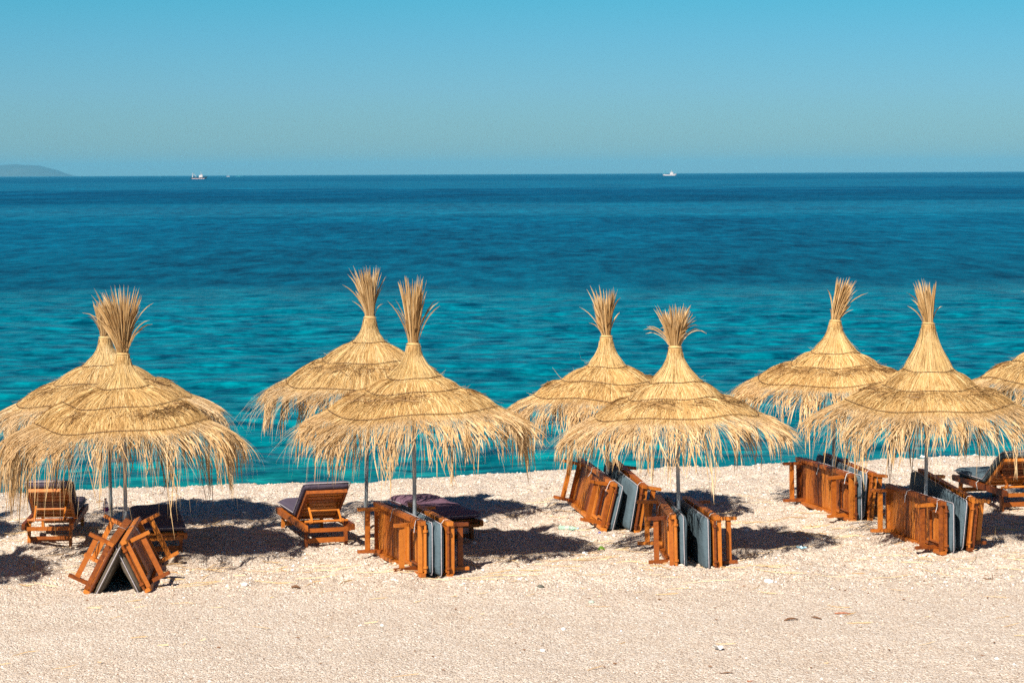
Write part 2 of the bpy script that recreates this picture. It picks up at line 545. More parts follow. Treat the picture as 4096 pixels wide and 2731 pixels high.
xs = np.concatenate((np.linspace(-90, -10, 41)[:-1], np.arange(-10, 11.001, 0.032), np.linspace(11, 90, 41)[1:]))
ys = np.concatenate((np.linspace(-40, 21, 32)[:-1], np.arange(21, 43.5, 0.045), np.linspace(43.5, 95, 40)[1:]))
X, Y = np.meshgrid(xs, ys)
Z = ground(X, Y)
nx, ny = len(xs), len(ys)
idx = np.arange(nx * ny).reshape(ny, nx)
Q = np.stack((idx[:-1, :-1], idx[:-1, 1:], idx[1:, 1:], idx[1:, :-1]), -1).reshape(-1, 4)
link('beach', mesh_np('beach', np.stack((X, Y, Z), -1), Q, None, M['sand'], True), kind='structure')

xs = np.concatenate((-np.geomspace(17500, 30, 32)[:-1], np.arange(-30, 30.001, 0.30), np.geomspace(30, 17500, 32)[1:]))
ys = np.concatenate((np.arange(20, 34, 2.0), np.arange(34, 122, 0.17), np.geomspace(122, 48000, 66)))
X, Y = np.meshgrid(xs, ys)
fade = 1 - sstep(85, 120, Y)
Z = WATER_Z + fade * (0.065 * NZ[0](X / 4.2 + 0.12 * Y, Y / 1.4) + 0.070 * NZ[1](X / 1.5 - 0.1 * Y, Y / 0.62 + 0.08 * X) + 0.016 * NZ[2](X / 0.8, Y / 0.4)) * sstep(36, 48, Y - 0.3 * X)**0.6
Z = np.where(np.abs(X) > 29, WATER_Z, Z)
nx, ny = len(xs), len(ys)
idx = np.arange(nx * ny).reshape(ny, nx)
Q = np.stack((idx[:-1, :-1], idx[:-1, 1:], idx[1:, 1:], idx[1:, :-1]), -1).reshape(-1, 4)
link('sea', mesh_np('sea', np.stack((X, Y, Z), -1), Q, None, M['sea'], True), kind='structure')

# the far island: a ridge 20 km out
tx = np.linspace(-7600, -3500, 90) * 2.25 - 320; ty = np.linspace(-1300, 1300, 14)
X, Y = np.meshgrid(tx, ty)
prof = 2.2 * np.interp((tx + 320) / 2.25, [-7600, -6200, -5300, -4700, -4280, -4160, -3960, -3780, -3640, -3560, -3500], [110, 118, 105, 115, 104, 96, 108, 100, 60, 22, 0])
ZZ = prof[None, :] * np.maximum(0, 1 - (np.abs(ty) / 1300)[:, None] ** 1.6) * (1 + 0.05 * NZ[5](X / 360, Y / 360)) - 6
idx = np.arange(X.size).reshape(X.shape)
Q = np.stack((idx[:-1, :-1], idx[:-1, 1:], idx[1:, 1:], idx[1:, :-1]), -1).reshape(-1, 4)
link('island', mesh_np('island', np.stack((X, Y + 45000, ZZ), -1), Q, None, M['island'], True), kind='structure')

# the air between
m = bpy.data.materials.new('haze')
m.use_nodes = True
n, l = m.node_tree.nodes, m.node_tree.links
n.remove(n['Principled BSDF'])
pv = n.new('ShaderNodeVolumePrincipled')
pv.inputs['Color'].default_value = (0.14, 0.62, 0.95, 1)
pv.inputs['Density'].default_value = 1.9e-5
pv.inputs['Anisotropy'].default_value = 0.0
l.new(pv.outputs[0], n['Material Output'].inputs['Volume'])
HAZE = MB().box((0, 25900, 136), (36000, 56200, 288)).build('haze', m, kind='stuff')

# ------------------------------------------------------------------ parasols


def make_parasol(x, y, hn, prof, label, seed, lean=(0, 0), plume=(0.7, 0.2, 0.0, 120), flop=1.0, size=1.0):
    """hn: height of the bound neck; prof: ((r1,z1),(r2,z2),(r3,z3)) of the three hoops below it."""
    g = np.random.default_rng(seed)
    z0 = float(ground(x, y))
    root = bpy.data.objects.new('straw_parasol', None)
    COL.objects.link(root)
    root.location = (x, y, z0)
    root.rotation_euler = (lean[1], lean[0], 0)
    tag(root, label, 'parasol', 'straw parasols on the beach')
    (r1, z1), (r2, z2), (r3, z3) = prof
    # profile with a swell between the hoops
    def mid(a, b, t, k): return (a[0] + (b[0] - a[0]) * t + k * 0.5, a[1] + (b[1] - a[1]) * t + k)
    neck = (0.085, -0.10)
    c0 = [(0.070, 0.03), (0.078, -0.02), neck, mid(neck, prof[0], 0.35, -0.022), mid(neck, prof[0], 0.7, -0.010), prof[0],
          mid(prof[0], prof[1], 0.3, 0.014), mid(prof[0], prof[1], 0.65, 0.014), prof[1],
          mid(prof[1], prof[2], 0.3, 0.022), mid(prof[1], prof[2], 0.65, 0.022), prof[2]]
    slope3 = math.radians(28)
    c0 += [(r3 + 0.14 * math.cos(slope3), z3 - 0.14 * math.sin(slope3))]
    c0 = np.array(c0)
    seg = np.concatenate(([0], np.cumsum(np.linalg.norm(np.diff(c0, axis=0), axis=1))))
    S = np.linspace(0, seg[-1], 260)
    pr = np.interp(S, seg, c0[:, 0]); pz = np.interp(S, seg, c0[:, 1])
    ker = np.ones(9) / 9
    pad = lambda a: np.convolve(np.pad(a, 4, 'edge'), ker, 'valid')
    pr, pz = pad(pr), pad(pz) + hn
    dr, dz = np.gradient(pr, S), np.gradient(pz, S)
    ln = np.hypot(dr, dz); nr, nz_ = -dz / ln, dr / ln
    sh = [seg[5], seg[8], seg[11]]
    wob = [g.uniform(0, 6.28) for _ in range(6)]

    def at(s, phi, h):
        r = np.interp(s, S, pr) + h * np.interp(s, S, nr)
        z = np.interp(s, S, pz) + h * np.interp(s, S, nz_)
        # nothing hand made is round
        k = 1 + (0.036 * np.sin(2 * phi + wob[0]) + 0.024 * np.sin(3 * phi + wob[1]) + 0.012 * np.sin(7 * phi + wob[2])) * np.clip(r * 2, 0, 1)
        z = z + (0.034 * np.sin(2 * phi + wob[3]) + 0.020 * np.sin(5 * phi + wob[4])) * np.clip(r, 0, 1)
        r = r * k
        return np.stack((r * np.cos(phi), r * np.sin(phi), z), -1)

    def press(s):
        f = np.ones_like(s)
        for q in sh: f = f * (1 - 0.75 * np.exp(-((s - q) / 0.06) ** 2))
        return f

    def strands(N, s_lo, s_hi, h_lo, h_hi, w_lo, w_hi, K=6, skew=0.05, lift=0.0, tufts=False):
        phi0 = g.uniform(0, 2 * math.pi, N)
        if tufts: phi0 = g.uniform(0, 2 * math.pi, 22)[g.integers(0, 22, N)] + g.normal(0, 0.10, N)
        a = g.uniform(*s_lo, N); e = g.uniform(*s_hi, N)
        t = np.linspace(0, 1, K)[None, :]
        s = a[:, None] + (e - a)[:, None] * t
        rr = np.interp(s, S, pr)
        phi = phi0[:, None] + g.normal(0, skew, N)[:, None] * (t - 0.3) + g.normal(0, skew * 0.5, N)[:, None] * t ** 2
        h = (h_lo + (h_hi - h_lo) * g.random(N))[:, None] * press(s) + (lift * g.exponential(1.0, N))[:, None] * t ** 3
        Pp = at(s, phi, h)
        W = g.uniform(w_lo, w_hi, N)[:, None] * (np.clip(rr / 0.35, 0.45, 1.0)) * (1 - 0.65 * t ** 3)
        return ribbon_arrays(Pp, W, side_dirs(Pp, g.normal(0, 0.45, N)))

    def part(name, arrs, mat, kind='stuff'):
        off, V, Qs = 0, [], []
        for v, q in arrs:
            V.append(v); Qs.append(q + off); off += len(v)
        return link(name, mesh_np(name, np.concatenate(V), np.concatenate(Qs), None, mat), root, kind=kind)

    # pole
    MB().tube([(0, 0, -0.25), (0, 0, 0.5), (0, 0, 1.4), (0, 0, hn - 0.03)], 0.024, 12).build('pole', M['pole'], root, smooth=True)
    # inner bed of straw the strands are tied to
    ph = np.linspace(0, 2 * math.pi, 97)[:-1]
    ss = np.linspace(seg[1], seg[11] + 0.06, 40)
    SS, PH = np.meshgrid(ss, ph, indexing='ij')
    V = at(SS, PH, -0.012 + 0.007 * NZ[6](PH * 20, SS * 6))
    idx = np.arange(SS.size).reshape(SS.shape)
    nxt = np.roll(idx, -1, axis=1)
    Qd = np.stack((idx[:-1], nxt[:-1], nxt[1:], idx[1:]), -1).reshape(-1, 4)
    link('thatch_bed', mesh_np('thatch_bed', V.reshape(-1, 3), Qd, None, M['straw'], True), root)
    # top cap, then the two tiers
    part('thatch_cap', [strands(1500, (seg[1], seg[3]), (sh[0] - 0.02, sh[0] + 0.10), 0.004, 0.024, 0.004, 0.009, 7, 0.07),
                        strands(60, (seg[2], seg[4]), (sh[0], sh[0] + 0.06), 0.012, 0.03, 0.003, 0.006, 6, 0.12, 0.035)], M['straw_cap'])
    part('upper_thatch_tier', [strands(3200, (sh[0] - 0.05, sh[0] + 0.12), (sh[1] - 0.02, sh[1] + 0.14), 0.003, 0.024, 0.003, 0.008, 6, 0.07),
                               strands(170, (sh[0], sh[1] - 0.05), (sh[1], sh[1] + 0.10), 0.012, 0.03, 0.002, 0.005, 6, 0.12, 0.022)], M['straw'])
    clump = np.array([0.0])
    part('ragged_straw_ends', [strands(360, (sh[1] + 0.03, sh[1] + 0.20), (sh[1] + 0.14, sh[1] + 0.34), 0.016, 0.042, 0.005, 0.012, 5, 0.20, 0.008, True)], M['straw_brown'])
    part('lower_thatch_tier', [strands(4600, (sh[1] - 0.06, sh[2] - 0.12), (sh[2] - 0.02, sh[2] + 0.16), 0.0, 0.022, 0.003, 0.008, 6, 0.06),
                               strands(900, (sh[1] + 0.0, sh[1] + 0.1), (sh[1] + 0.2, sh[2]), 0.012, 0.030, 0.003, 0.007, 5, 0.10),
                               strands(200, (sh[1] + 0.1, sh[2] - 0.1), (sh[2], sh[2] + 0.1), 0.012, 0.028, 0.002, 0.005, 6, 0.12, 0.02)], M['straw'])
    # hoops of wire that hold the tiers down
    for q, hq in zip(sh, (0.023, 0.023, 0.024)):
        pp = at(np.full(73, q), np.linspace(0, 2 * math.pi, 73), np.full(73, hq))
        MB().tube(pp, 0.0040, 5, False).build('wire_hoop', M['wire'], root, smooth=True)

    # hanging fringe: stalks with seed heads in uneven locks
    def fringe(N, l_lo, l_hi, w_stalk, w_head, lock, K=9):
        if lock:
            nl = 105
            lphi = g.uniform(0, 2 * math.pi, nl); ldroop = g.uniform(0.6, 2.0, nl); llen = (g.uniform(l_lo, l_hi, nl) + 0.20 * (ldroop - 1.15)) * (1 + 0.18 * np.sin(3 * lphi + wob[5]))
            k = g.integers(0, nl, N)
            phic, droop, L = lphi[k], ldroop[k] * g.normal(1, 0.10, N), llen[k] * g.uniform(0.55, 1.08, N)
            phi0 = phic + g.normal(0, 0.075, N); phi1 = phic + g.normal(0, 0.034, N)
        else:
            phi0 = g.uniform(0, 2 * math.pi, N); phi1 = phi0 + g.normal(0, 0.05, N)
            droop = g.uniform(0.6, 1.3, N); L = g.uniform(l_lo, l_hi, N)
        L = L * (1 + (size - 1) * 1.3 * g.random(N))
        t = np.linspace(0, 1, K)[None, :]
        start = sh[2] - g.uniform(-0.03, 0.03, N)
        lead = (sh[2] - start)[:, None]
        d = t * (L[:, None] + lead)
        ds = np.diff(d, axis=1)
        past = np.clip(d[:, :-1] + ds / 2 - lead, 0, None)
        ang = np.radians(22 + 63 * np.clip(past * droop[:, None] * flop / 0.80, 0, 1) ** 1.8)
        p0 = at(start, phi0, -0.006 + 0.012 * g.random(N))
        r0 = np.hypot(p0[:, 0], p0[:, 1])
        rr = np.concatenate((r0[:, None], r0[:, None] + np.cumsum(np.cos(ang) * ds, axis=1)), axis=1)
        zz = np.concatenate((p0[:, 2:3], p0[:, 2:3] - np.cumsum(np.sin(ang) * ds, axis=1)), axis=1)
        phi = phi0[:, None] + (phi1 - phi0)[:, None] * t ** 1.5
        Pp = np.stack((rr * np.cos(phi), rr * np.sin(phi), zz), -1)
        jit = g.normal(0, 0.006, (N, 1, 3)) * (t ** 2)[..., None]
        Pp = Pp + jit
        head = np.interp(t[0], [0, 0.35, 0.55, 0.75, 0.93, 1.0], [0.9, 0.75, 0.95, 1.0, 0.75, 0.1])
        W = (w_stalk + (w_head - w_stalk) * np.clip((t - 0.45) / 0.2, 0, 1)) * head[None, :] * g.uniform(0.7, 1.25, N)[:, None]
        a0 = g.uniform(-0.7, 0.7, N)
        out = [ribbon_arrays(Pp, W, side_dirs(Pp, a0))]
        if w_head > 0.012:
            h0 = K // 2 - 1
            out.append(ribbon_arrays(Pp[:, h0:], W[:, h0:] * 0.9, side_dirs(Pp[:, h0:], a0 + 1.5)))
        return out
    part('fringe', fringe(1250, 0.42, 0.80, 0.0035, 0.0125, True) + fringe(1500, 0.08, 0.32, 0.005, 0.003, False) + fringe(600, 0.40, 0.95, 0.0022, 0.0022, False), M['straw_fringe'])

    # neck binding and the bunch of plumes above it
    bm = MB()
    bm.lathe([(0.070, 0.06), (0.079, 0.03), (0.082, -0.03), (0.087, -0.09), (0.094, -0.12)], 20, (0, 0, hn))
    for zz in (-0.09, 0.040):
        bm.tube([(0.086 * math.cos(w), 0.086 * math.sin(w), hn + zz + 0.004 * math.sin(w + seed)) for w in np.linspace(0, 2 * math.pi, 25)], 0.004, 4, False)
    v, q = strands(160, (0, 0.01), (seg[2], seg[2] + 0.05), 0.008, 0.016, 0.008, 0.014, 4, 0.10)
    bm.add(v, q)
    bm.build('neck_binding', M['straw'], root)
    ph_, spread, skew, N = plume
    N = int(N * 1.6); spread *= 0.82
    K = 8
    t = np.linspace(0, 1, K)[None, :]
    az = g.uniform(0, 2 * math.pi, N)
    rad = np.sqrt(g.random(N))
    L = ph_ * np.where(g.random(N) < 0.35, g.uniform(0.80, 1.12, N), g.uniform(0.42, 0.9, N))
    lean_a = rad * math.atan2(spread, ph_) * 1.15
    wild = g.random(N) < 0.06
    lean_a = np.where(wild, lean_a * 2.2 + 0.15, lean_a)
    curl = np.where(wild, g.uniform(0.3, 1.2, N), g.uniform(-0.05, 0.25, N))
    ang = lean_a[:, None] * (0.35 + 0.85 * t) + curl[:, None] * t ** 2.2 * rad[:, None]
    dl = (L / (K - 1))[:, None]
    rr = 0.058 * rad[:, None] + np.concatenate((np.zeros((N, 1)), np.cumsum(np.sin(ang[:, :-1]) * dl, axis=1)), axis=1)
    zz = hn - 0.0 + np.concatenate((np.zeros((N, 1)), np.cumsum(np.cos(ang[:, :-1]) * dl, axis=1)), axis=1)
    Pp = np.stack((rr * np.cos(az)[:, None] + skew * t ** 1.6, rr * np.sin(az)[:, None], zz), -1)
    shape = np.interp(t[0], [0, 0.2, 0.5, 0.8, 0.95, 1], [0.55, 0.6, 1.0, 0.9, 0.45, 0.05])
    W = g.uniform(0.010, 0.020, N)[:, None] * shape[None, :]
    a0 = g.uniform(0, 3.14, N)
    part('plume', [ribbon_arrays(Pp, W, side_dirs(Pp, a0)), ribbon_arrays(Pp, W, side_dirs(Pp, a0 + 1.57))], M['plume'])
    # each parasol has weathered in its own way
    tone = g.uniform(0.96, 1.10); grey = g.uniform(-0.03, 0.05)
    for c in root.children:
        c.color = (tone * (1 - grey), tone * (1 - grey * 0.4), tone * (1 + grey), 1)
    return root


PARASOLS = [
    # x, y, neck, hoops, plume (height, spread, skew, stalks), lean, flop, label
    (-4.80, 29.95, 2.56, ((0.33, -0.38), (0.73, -0.57), (1.08, -0.82)), (0.82, 0.42, -0.06, 170), (-0.012, 0), 1.12,
     'straw parasol nearest the camera at far left, standing over two brown loungers leaning together'),
    (-5.42, 32.60, 2.55, ((0.30, -0.34), (0.66, -0.55), (1.13, -0.78)), (0.52, 0.16, 0.02, 120), (-0.03, 0), 1.0,
     'straw parasol half hidden behind the nearest one at far left, pole beside a small bottle'),
    (-1.21, 29.60, 2.63, ((0.31, -0.38), (0.57, -0.53), (1.02, -0.76)), (0.80, 0.17, 0.0, 130), (-0.003, 0), 0.92,
     'straw parasol with the tall narrow plume, pole between grey loungers beside a mauve lounger'),
    (-2.01, 32.80, 2.84, ((0.22, -0.31), (0.62, -0.56), (1.10, -0.86)), (0.68, 0.21, -0.07, 150), (0.025, 0), 1.05,
     'tallest straw parasol in the back row with brown plume, beside the lounger with raised back'),
    (2.06, 30.00, 2.60, ((0.32, -0.40), (0.58, -0.59), (1.00, -0.79)), (0.55, 0.30, 0.0, 150), (-0.018, 0), 0.92,
     'straw parasol with the short wide fan of plumes, over the open gap between two mattresses'),
    (1.31, 33.60, 2.53, ((0.27, -0.39), (0.63, -0.58), (1.02, -0.79)), (0.69, 0.22, -0.04, 100), (-0.004, 0), 1.0,
     'back row straw parasol over the two tilted grey loungers, with upright V-shaped plume'),
    (5.29, 31.10, 2.79, ((0.31, -0.57), (0.58, -0.79), (1.03, -1.00)), (0.56, 0.15, -0.05, 100), (0.02, 0), 0.92,
     'straw parasol with long steep neck and thin plume, over the loungers nearest the right edge'),
    (4.53, 34.30, 2.63, ((0.32, -0.42), (0.60, -0.60), (1.05, -0.81)), (0.60, 0.13, 0.13, 100), (0.018, 0), 0.95,
     'back row straw parasol with plume bent sideways, over the upright pair of orange loungers'),
    (7.58, 34.00, 2.62, ((0.30, -0.38), (0.57, -0.53), (1.02, -0.76)), (0.62, 0.20, 0.0, 110), (0.0, 0), 0.95,
     'straw parasol cut off by the right edge, of which only the thatch shows'),
    (-7.78, 27.90, 2.60, ((0.31, -0.38), (0.60, -0.55), (1.05, -0.80)), (0.70, 0.22, 0.0, 110), (0, 0), 1.0,
     'straw parasol beyond the left edge, nearest the camera, known by its shadow'),
    (-8.75, 31.20, 2.60, ((0.31, -0.38), (0.60, -0.55), (1.05, -0.80)), (0.70, 0.22, 0.0, 110), (0, 0), 1.0,
     'straw parasol beyond the left edge in the back row, known by its shadow'),
]
for i, (x, y, hn, prof, plume, lean, flop, label) in enumerate(PARASOLS):
    make_parasol(x, y, hn, prof, label, 500 + i, lean, plume, flop, [1.45, 1.05, 1.12, 1.05, 1.0, 1.05, 1.2, 1.0, 1.1, 1.1, 1.1][i])

# ------------------------------------------------------------------ loungers (x along the bed, head at +x; z up; feet at z 0)
W2 = 0.33
ME = {}
ME['side_rail'] = MB().add([(-.96, -.022, -.030), (-.93, -.022, -.0425), (.93, -.022, -.0425), (.96, -.022, -.030), (.96, -.022, .030), (.94, -.022, .0425), (-.94, -.022, .0425), (-.96, -.022, .030),
                            (-.96, .022, -.030), (-.93, .022, -.0425), (.93, .022, -.0425), (.96, .022, -.030), (.96, .022, .030), (.94, .022, .0425), (-.94, .022, .0425), (-.96, .022, .030)],
                           [(i, (i + 1) % 8, 8 + (i + 1) % 8, 8 + i) for i in range(8)] + [(0, 7, 2, 1), (2, 7, 6, 3), (3, 6, 5, 4), (8, 9, 10, 15), (10, 11, 14, 15), (11, 12, 13, 14)]).mesh('side_rail', M['wood'])
ME['end_rail'] = MB().box((0, 0, 0), (0.03, 0.566, 0.05)).mesh('end_rail', M['wood'])
ME['leg'] = MB().box((0, 0, -0.165), (0.085, 0.040, 0.325), (0.68, 0.95), (0.045, 0)).mesh('leg', M['wood'])
ME['stretcher'] = MB().box((0, 0, 0), (0.030, 0.490, 0.062)).mesh('stretcher', M['wood'])
ME['slat'] = MB().box((0, 0, 0), (0.081, 0.562, 0.020)).mesh('slat', M['wood'])
bk = MB()
for s in (-1, 1): bk.box((0.375, s * 0.252, 0), (0.75, 0.036, 0.048))
bk.box((0.728, 0, 0), (0.044, 0.464, 0.044)); bk.box((0.022, 0, 0), (0.044, 0.464, 0.036))
ME['backrest'] = bk.mesh('backrest', M['wood'])
ME['backrest_slat'] = MB().box((0, 0, 0), (0.076, 0.462, 0.018)).mesh('backrest_slat', M['wood'])
dw = MB().tube([(0, -0.285, 0), (0, -0.1, 0), (0, 0.1, 0), (0, 0.285, 0)], 0.0165, 8)
for s in (-1, 1): dw.tube([(0, s * 0.215 - 0.012, 0), (0, s * 0.215 + 0.012, 0)], 0.030, 8)
ME['prop_bar'] = dw.mesh('prop_bar', M['wood'])


def mattress_mesh(path, mat, seed, thick=0.115, hw=0.308):
    """Sweep of a soft rounded section along path [(x, z, nx, nz)]: the underside follows the path."""
    g = np.random.default_rng(seed)
    K, nsec = len(path), 20
    th = np.linspace(0, 2 * math.pi, nsec, endpoint=False)
    ex = 0.34
    sy = np.sign(np.cos(th)) * np.abs(np.cos(th)) ** ex
    sz = np.sign(np.sin(th)) * np.abs(np.sin(th)) ** (ex + 0.15)
    off = g.uniform(0, 50)
    V = []
    for i, (x, z, ax, az) in enumerate(path):
        u = min(i, K - 1 - i)
        k = [0.55, 0.86, 0.97, 1.0][min(u, 3)]
        kw = [0.93, 0.985, 1.0, 1.0][min(u, 3)]
        yy = sy * hw * kw
        hh = thick * 0.5 + sz * thick * 0.5 * k
        hh = hh + np.where(sz > 0, 0.012 * NZ[6](off + i * 0.35, yy * 6 + 4) + 0.007 * NZ[5](off + i * 0.9, yy * 14), 0)
        yy = yy + 0.006 * NZ[4](off + i * 0.7, sz * 2)
        V.append(np.stack((x + ax * hh, yy, z + az * hh), -1))
    V = np.concatenate(V)
    q = [(i * nsec + k, i * nsec + (k + 1) % nsec, (i + 1) * nsec + (k + 1) % nsec, (i + 1) * nsec + k) for i in range(K - 1) for k in range(nsec)]
    c0 = V[:nsec].mean(0); c1 = V[-nsec:].mean(0)
    base = len(V)
    V = np.concatenate((V, [c0, c1]))
    t = [(base, (k + 1) % nsec, k) for k in range(nsec)] + [(base + 1, (K - 1) * nsec + k, (K - 1) * nsec + (k + 1) % nsec) for k in range(nsec)]
    return mesh_np('mattress', V, q, t, mat, True)


def piping_mesh(path, seed, thick=0.115, hw=0.308):
    """The seam that runs round the edge of a mattress, half way up."""
    pts = []
    side = [(x + ax * thick * 0.5, z + az * thick * 0.5) for x, z, ax, az in path]
    for x, z in side: pts.append((x, -hw - 0.004, z))
    (xa, za), (xb, zb) = side[-2], side[-1]
    for yv in np.linspace(-hw * 0.9, hw * 0.9, 8): pts.append((xb + (xb - xa) * 0.35, yv, zb + (zb - za) * 0.35))
    for x, z in side[::-1]: pts.append((x, hw + 0.004, z))
    (xa, za), (xb, zb) = side[1], side[0]
    for yv in np.linspace(hw * 0.9, -hw * 0.9, 8): pts.append((xb + (xb - xa) * 0.35, yv, zb + (zb - za) * 0.35))
    pts.append(pts[0])
    return MB().tube(pts, 0.006, 5, False).mesh('piping', M['piping'], True)


HINGE, SEAT_Z = 0.17, 0.318


def make_lounger(mw, label, group, fabric, seed, back=0.0, ribbons=2, mattress=True, rx=(-.93, .945)):
    g = np.random.default_rng(seed)
    root = bpy.data.objects.new('sun_lounger', None)
    COL.objects.link(root)
    root.matrix_world = mw
    tag(root, label, 'sun lounger', group)
    j = lambda a: float(g.normal(0, a))
    for s in (-1, 1):
        link('side_rail', ME['side_rail'], root, (0, s * 0.308, 0.2875))
    link('end_rail', ME['end_rail'], root, (-0.925, 0, 0.285))
    link('end_rail', ME['end_rail'], root, (0.915, 0, 0.262))
    for s in (-1, 1):
        link('leg', ME['leg'], root, (-0.76, s * 0.2645, 0.328), (0, 0, math.pi))
        link('leg', ME['leg'], root, (0.67, s * 0.2645, 0.328))
    link('stretcher', ME['stretcher'], root, (-0.79, 0, 0.125))
    link('stretcher', ME['stretcher'], root, (0.70, 0, 0.100))
    for k in range(11):
        link('slat', ME['slat'], root, (-0.865 + k * 0.0945 + j(0.002), j(0.001), 0.318 + j(0.0012)), (j(0.004), j(0.01), j(0.006)))
    bk = link('backrest', ME['backrest'], root, (HINGE, 0, 0.318), (0, -back, 0))
    for k in range(7):
        link('backrest_slat', ME['backrest_slat'], bk, (0.088 + k * 0.0965 + j(0.002), 0, 0.008 + j(0.001)), (j(0.004), j(0.01), j(0.005)))
    if back > 0.1:
        xb = HINGE + 0.40 * math.cos(back); zb = 0.318 + 0.40 * math.sin(back) - 0.02
        link('prop_bar', ME['prop_bar'], root, (0.74, 0, 0.350))
        pf = MB()
        for s in (-1, 1): pf.tube([(xb - 0.01, s * 0.19, zb + 0.03), (0.745, s * 0.19, 0.375), (0.76, s * 0.19, 0.335)], 0.016, 6)
        mx, mz = (xb + 0.74) / 2, (zb + 0.36) / 2
        pf.tube([(mx - 0.015, -0.19, mz + 0.03), (mx - 0.015, 0.19, mz + 0.03)], 0.014, 6)
        pf.build('back_prop', M['wood'], root)
    else:
        link('prop_bar', ME['prop_bar'], root, (0.952, 0, 0.318))
        pf = MB()
        for s in (-1, 1): pf.box((0.73, s * 0.19, 0.268), (0.36, 0.022, 0.034))
        pf.box((0.56, 0, 0.268), (0.03, 0.36, 0.03))
        pf.build('back_prop', M['wood'], root)
    if mattress:
        path = []
        z0 = SEAT_Z + 0.016
        if back > 0.1:
            ca, sa = math.cos(back), math.sin(back)
            for x in np.linspace(rx[0], HINGE - 0.06, 16): path.append((x, z0, 0, 1))
            bx, bz = HINGE - 0.012 * sa, z0 + 0.012
            path.append((HINGE - 0.02, z0 + 0.004, -math.sin(back * .4), math.cos(back * .4)))
            for d in np.linspace(0.05, 0.80, 14): path.append((HINGE + d * ca - 0.016 * sa, 0.318 + d * sa + 0.032 * ca, -sa, ca))
        else:
            for x in np.linspace(rx[0], rx[1], 30): path.append((x, z0 + 0.010 + 0.010 * math.sin(x * 3 + seed), 0, 1))
        mt = link('mattress', mattress_mesh(path, M[fabric], seed), root)
        link('piping', piping_mesh(path, seed), mt)
        for k in range(ribbons):
            i = [int(len(path) * 0.42), len(path) - 3, 3][k % 3]
            x, z, ax, az = path[i]
            sgn = 1 if (mw.to_3x3() @ Vector((0, 1, 0))).z > 0 else -1
            pts = np.array([(x, sgn * 0.30, z + 0.02), (x + 0.01, sgn * 0.345, z - 0.01), (x + 0.02 + j(0.02), sgn * 0.352, z - 0.05), (x + 0.02 + j(0.03), sgn * 0.335, z - 0.10),
                            (x + 0.03 + j(0.03), sgn * 0.27, z - 0.125), (x + 0.03 + j(0.03), sgn * 0.19, z - 0.13)])
            Pp = pts[None]; Wd = np.full((1, 6), 0.018)
            sd = np.tile(np.array([1.0, 0, 0]), (1, 6, 1))
            v, q = ribbon_arrays(Pp, Wd, sd)
            link('tie_ribbon', mesh_np('tie_ribbon', v, q, None, M['ribbon']), mt)
    return root


def on_edge(near, far, lean_deg, cushion_right, pitch_deg=0.0):
    """A bed stood on its long side: near/far are the ends (x, y) of the rail on the ground, head end near the camera."""
    a, b = Vector((near[0], near[1])), Vector((far[0], far[1]))
    u2 = (a - b).normalized()
    mid = (a + b) / 2
    if (a - b).length != 1.92:
        mid = a - u2 * 0.96
    p = R(pitch_deg)
    u = Vector((u2.x * math.cos(p), u2.y * math.cos(p), -math.sin(p)))
    side = u.cross(Vector((0, 0, 1))); side.normalize()
    if side.x < 0: side = -side
    up = side.cross(u); up = up if up.z > 0 else -up
    la = R(lean_deg)
    up2 = up * math.cos(la) + side * math.sin(la)
    zd = side * math.cos(la) - up * math.sin(la)
    if not cushion_right: zd = -zd
    yd = zd.cross(u)
    gz = float(np.mean(ground([a.x, mid.x, b.x], [a.y, mid.y, b.y]))) - 0.012
    B = Vector((mid.x, mid.y, gz + 0.96 * math.sin(p) * 0.98))
    org = B + up2 * W2 - zd * 0.29
    m = Matrix((( u.x, yd.x, zd.x, org.x), (u.y, yd.y, zd.y, org.y), (u.z, yd.z, zd.z, org.z), (0, 0, 0, 1)))
    return m


def on_feet(head, foot):
    """A bed standing on its legs: ends of its centre line (x, y)."""
    a, b = Vector((head[0], head[1])), Vector((foot[0], foot[1]))
    u = (a - b).normalized()
    mid = a - u * 0.9
    gz = float(np.mean(ground([a.x, mid.x, b.x], [a.y, mid.y, b.y]))) - 0.02
    return Matrix.Translation((mid.x, mid.y, gz)) @ Matrix.Rotation(math.atan2(u.y, u.x), 4, 'Z')


GE, GF = 'loungers stood on edge round the parasol poles', 'loungers standing on their legs'
make_lounger(on_edge((-4.93, 27.85), (-5.04, 29.8), 27, True), 'lounger of the A-shaped leaning pair whose bare feet point to the left edge', GE, 'brown_fabric', 1, ribbons=1)
make_lounger(on_edge((-4.23, 27.95), (-4.36, 29.85), -26, False), 'lounger of the A-shaped leaning pair whose slats and feet point towards the dark mattress', GE, 'brown_fabric', 2, ribbons=1)
make_lounger(on_edge((-1.074, 28.75), (-1.72, 30.5), 0, True), 'orange lounger on edge under the tall narrow plume, slatted underside turned to view', GE, 'grey_fabric', 3)
make_lounger(on_edge((-0.75, 28.75), (-1.30, 30.55), 0, False), 'lounger on edge beside the mauve lounger, its underside turned away from view', GE, 'grey_fabric', 4)
make_lounger(on_edge((1.94, 29.2), (1.87, 31.1), -1, True), 'lounger on edge seen nearly end-on, left of the open gap between two grey mattresses', GE, 'grey_fabric', 5)
make_lounger(on_edge((2.47, 29.2), (2.22, 31.1), -1, False), 'lounger on edge whose broad grey mattress faces the open gap under the short fan plume', GE, 'grey_fabric', 6)
make_lounger(on_edge((1.22, 32.55), (0.80, 34.4), 13, True, 4), 'dark slatted lounger tilted sideways against the back row pole, feet towards the sea', GE, 'grey_fabric', 7)
make_lounger(on_edge((1.66, 32.5), (1.33, 34.4), 9, False, 4), 'tilted lounger with grey mattress next to the dark slatted one, underside hidden', GE, 'grey_fabric', 8)
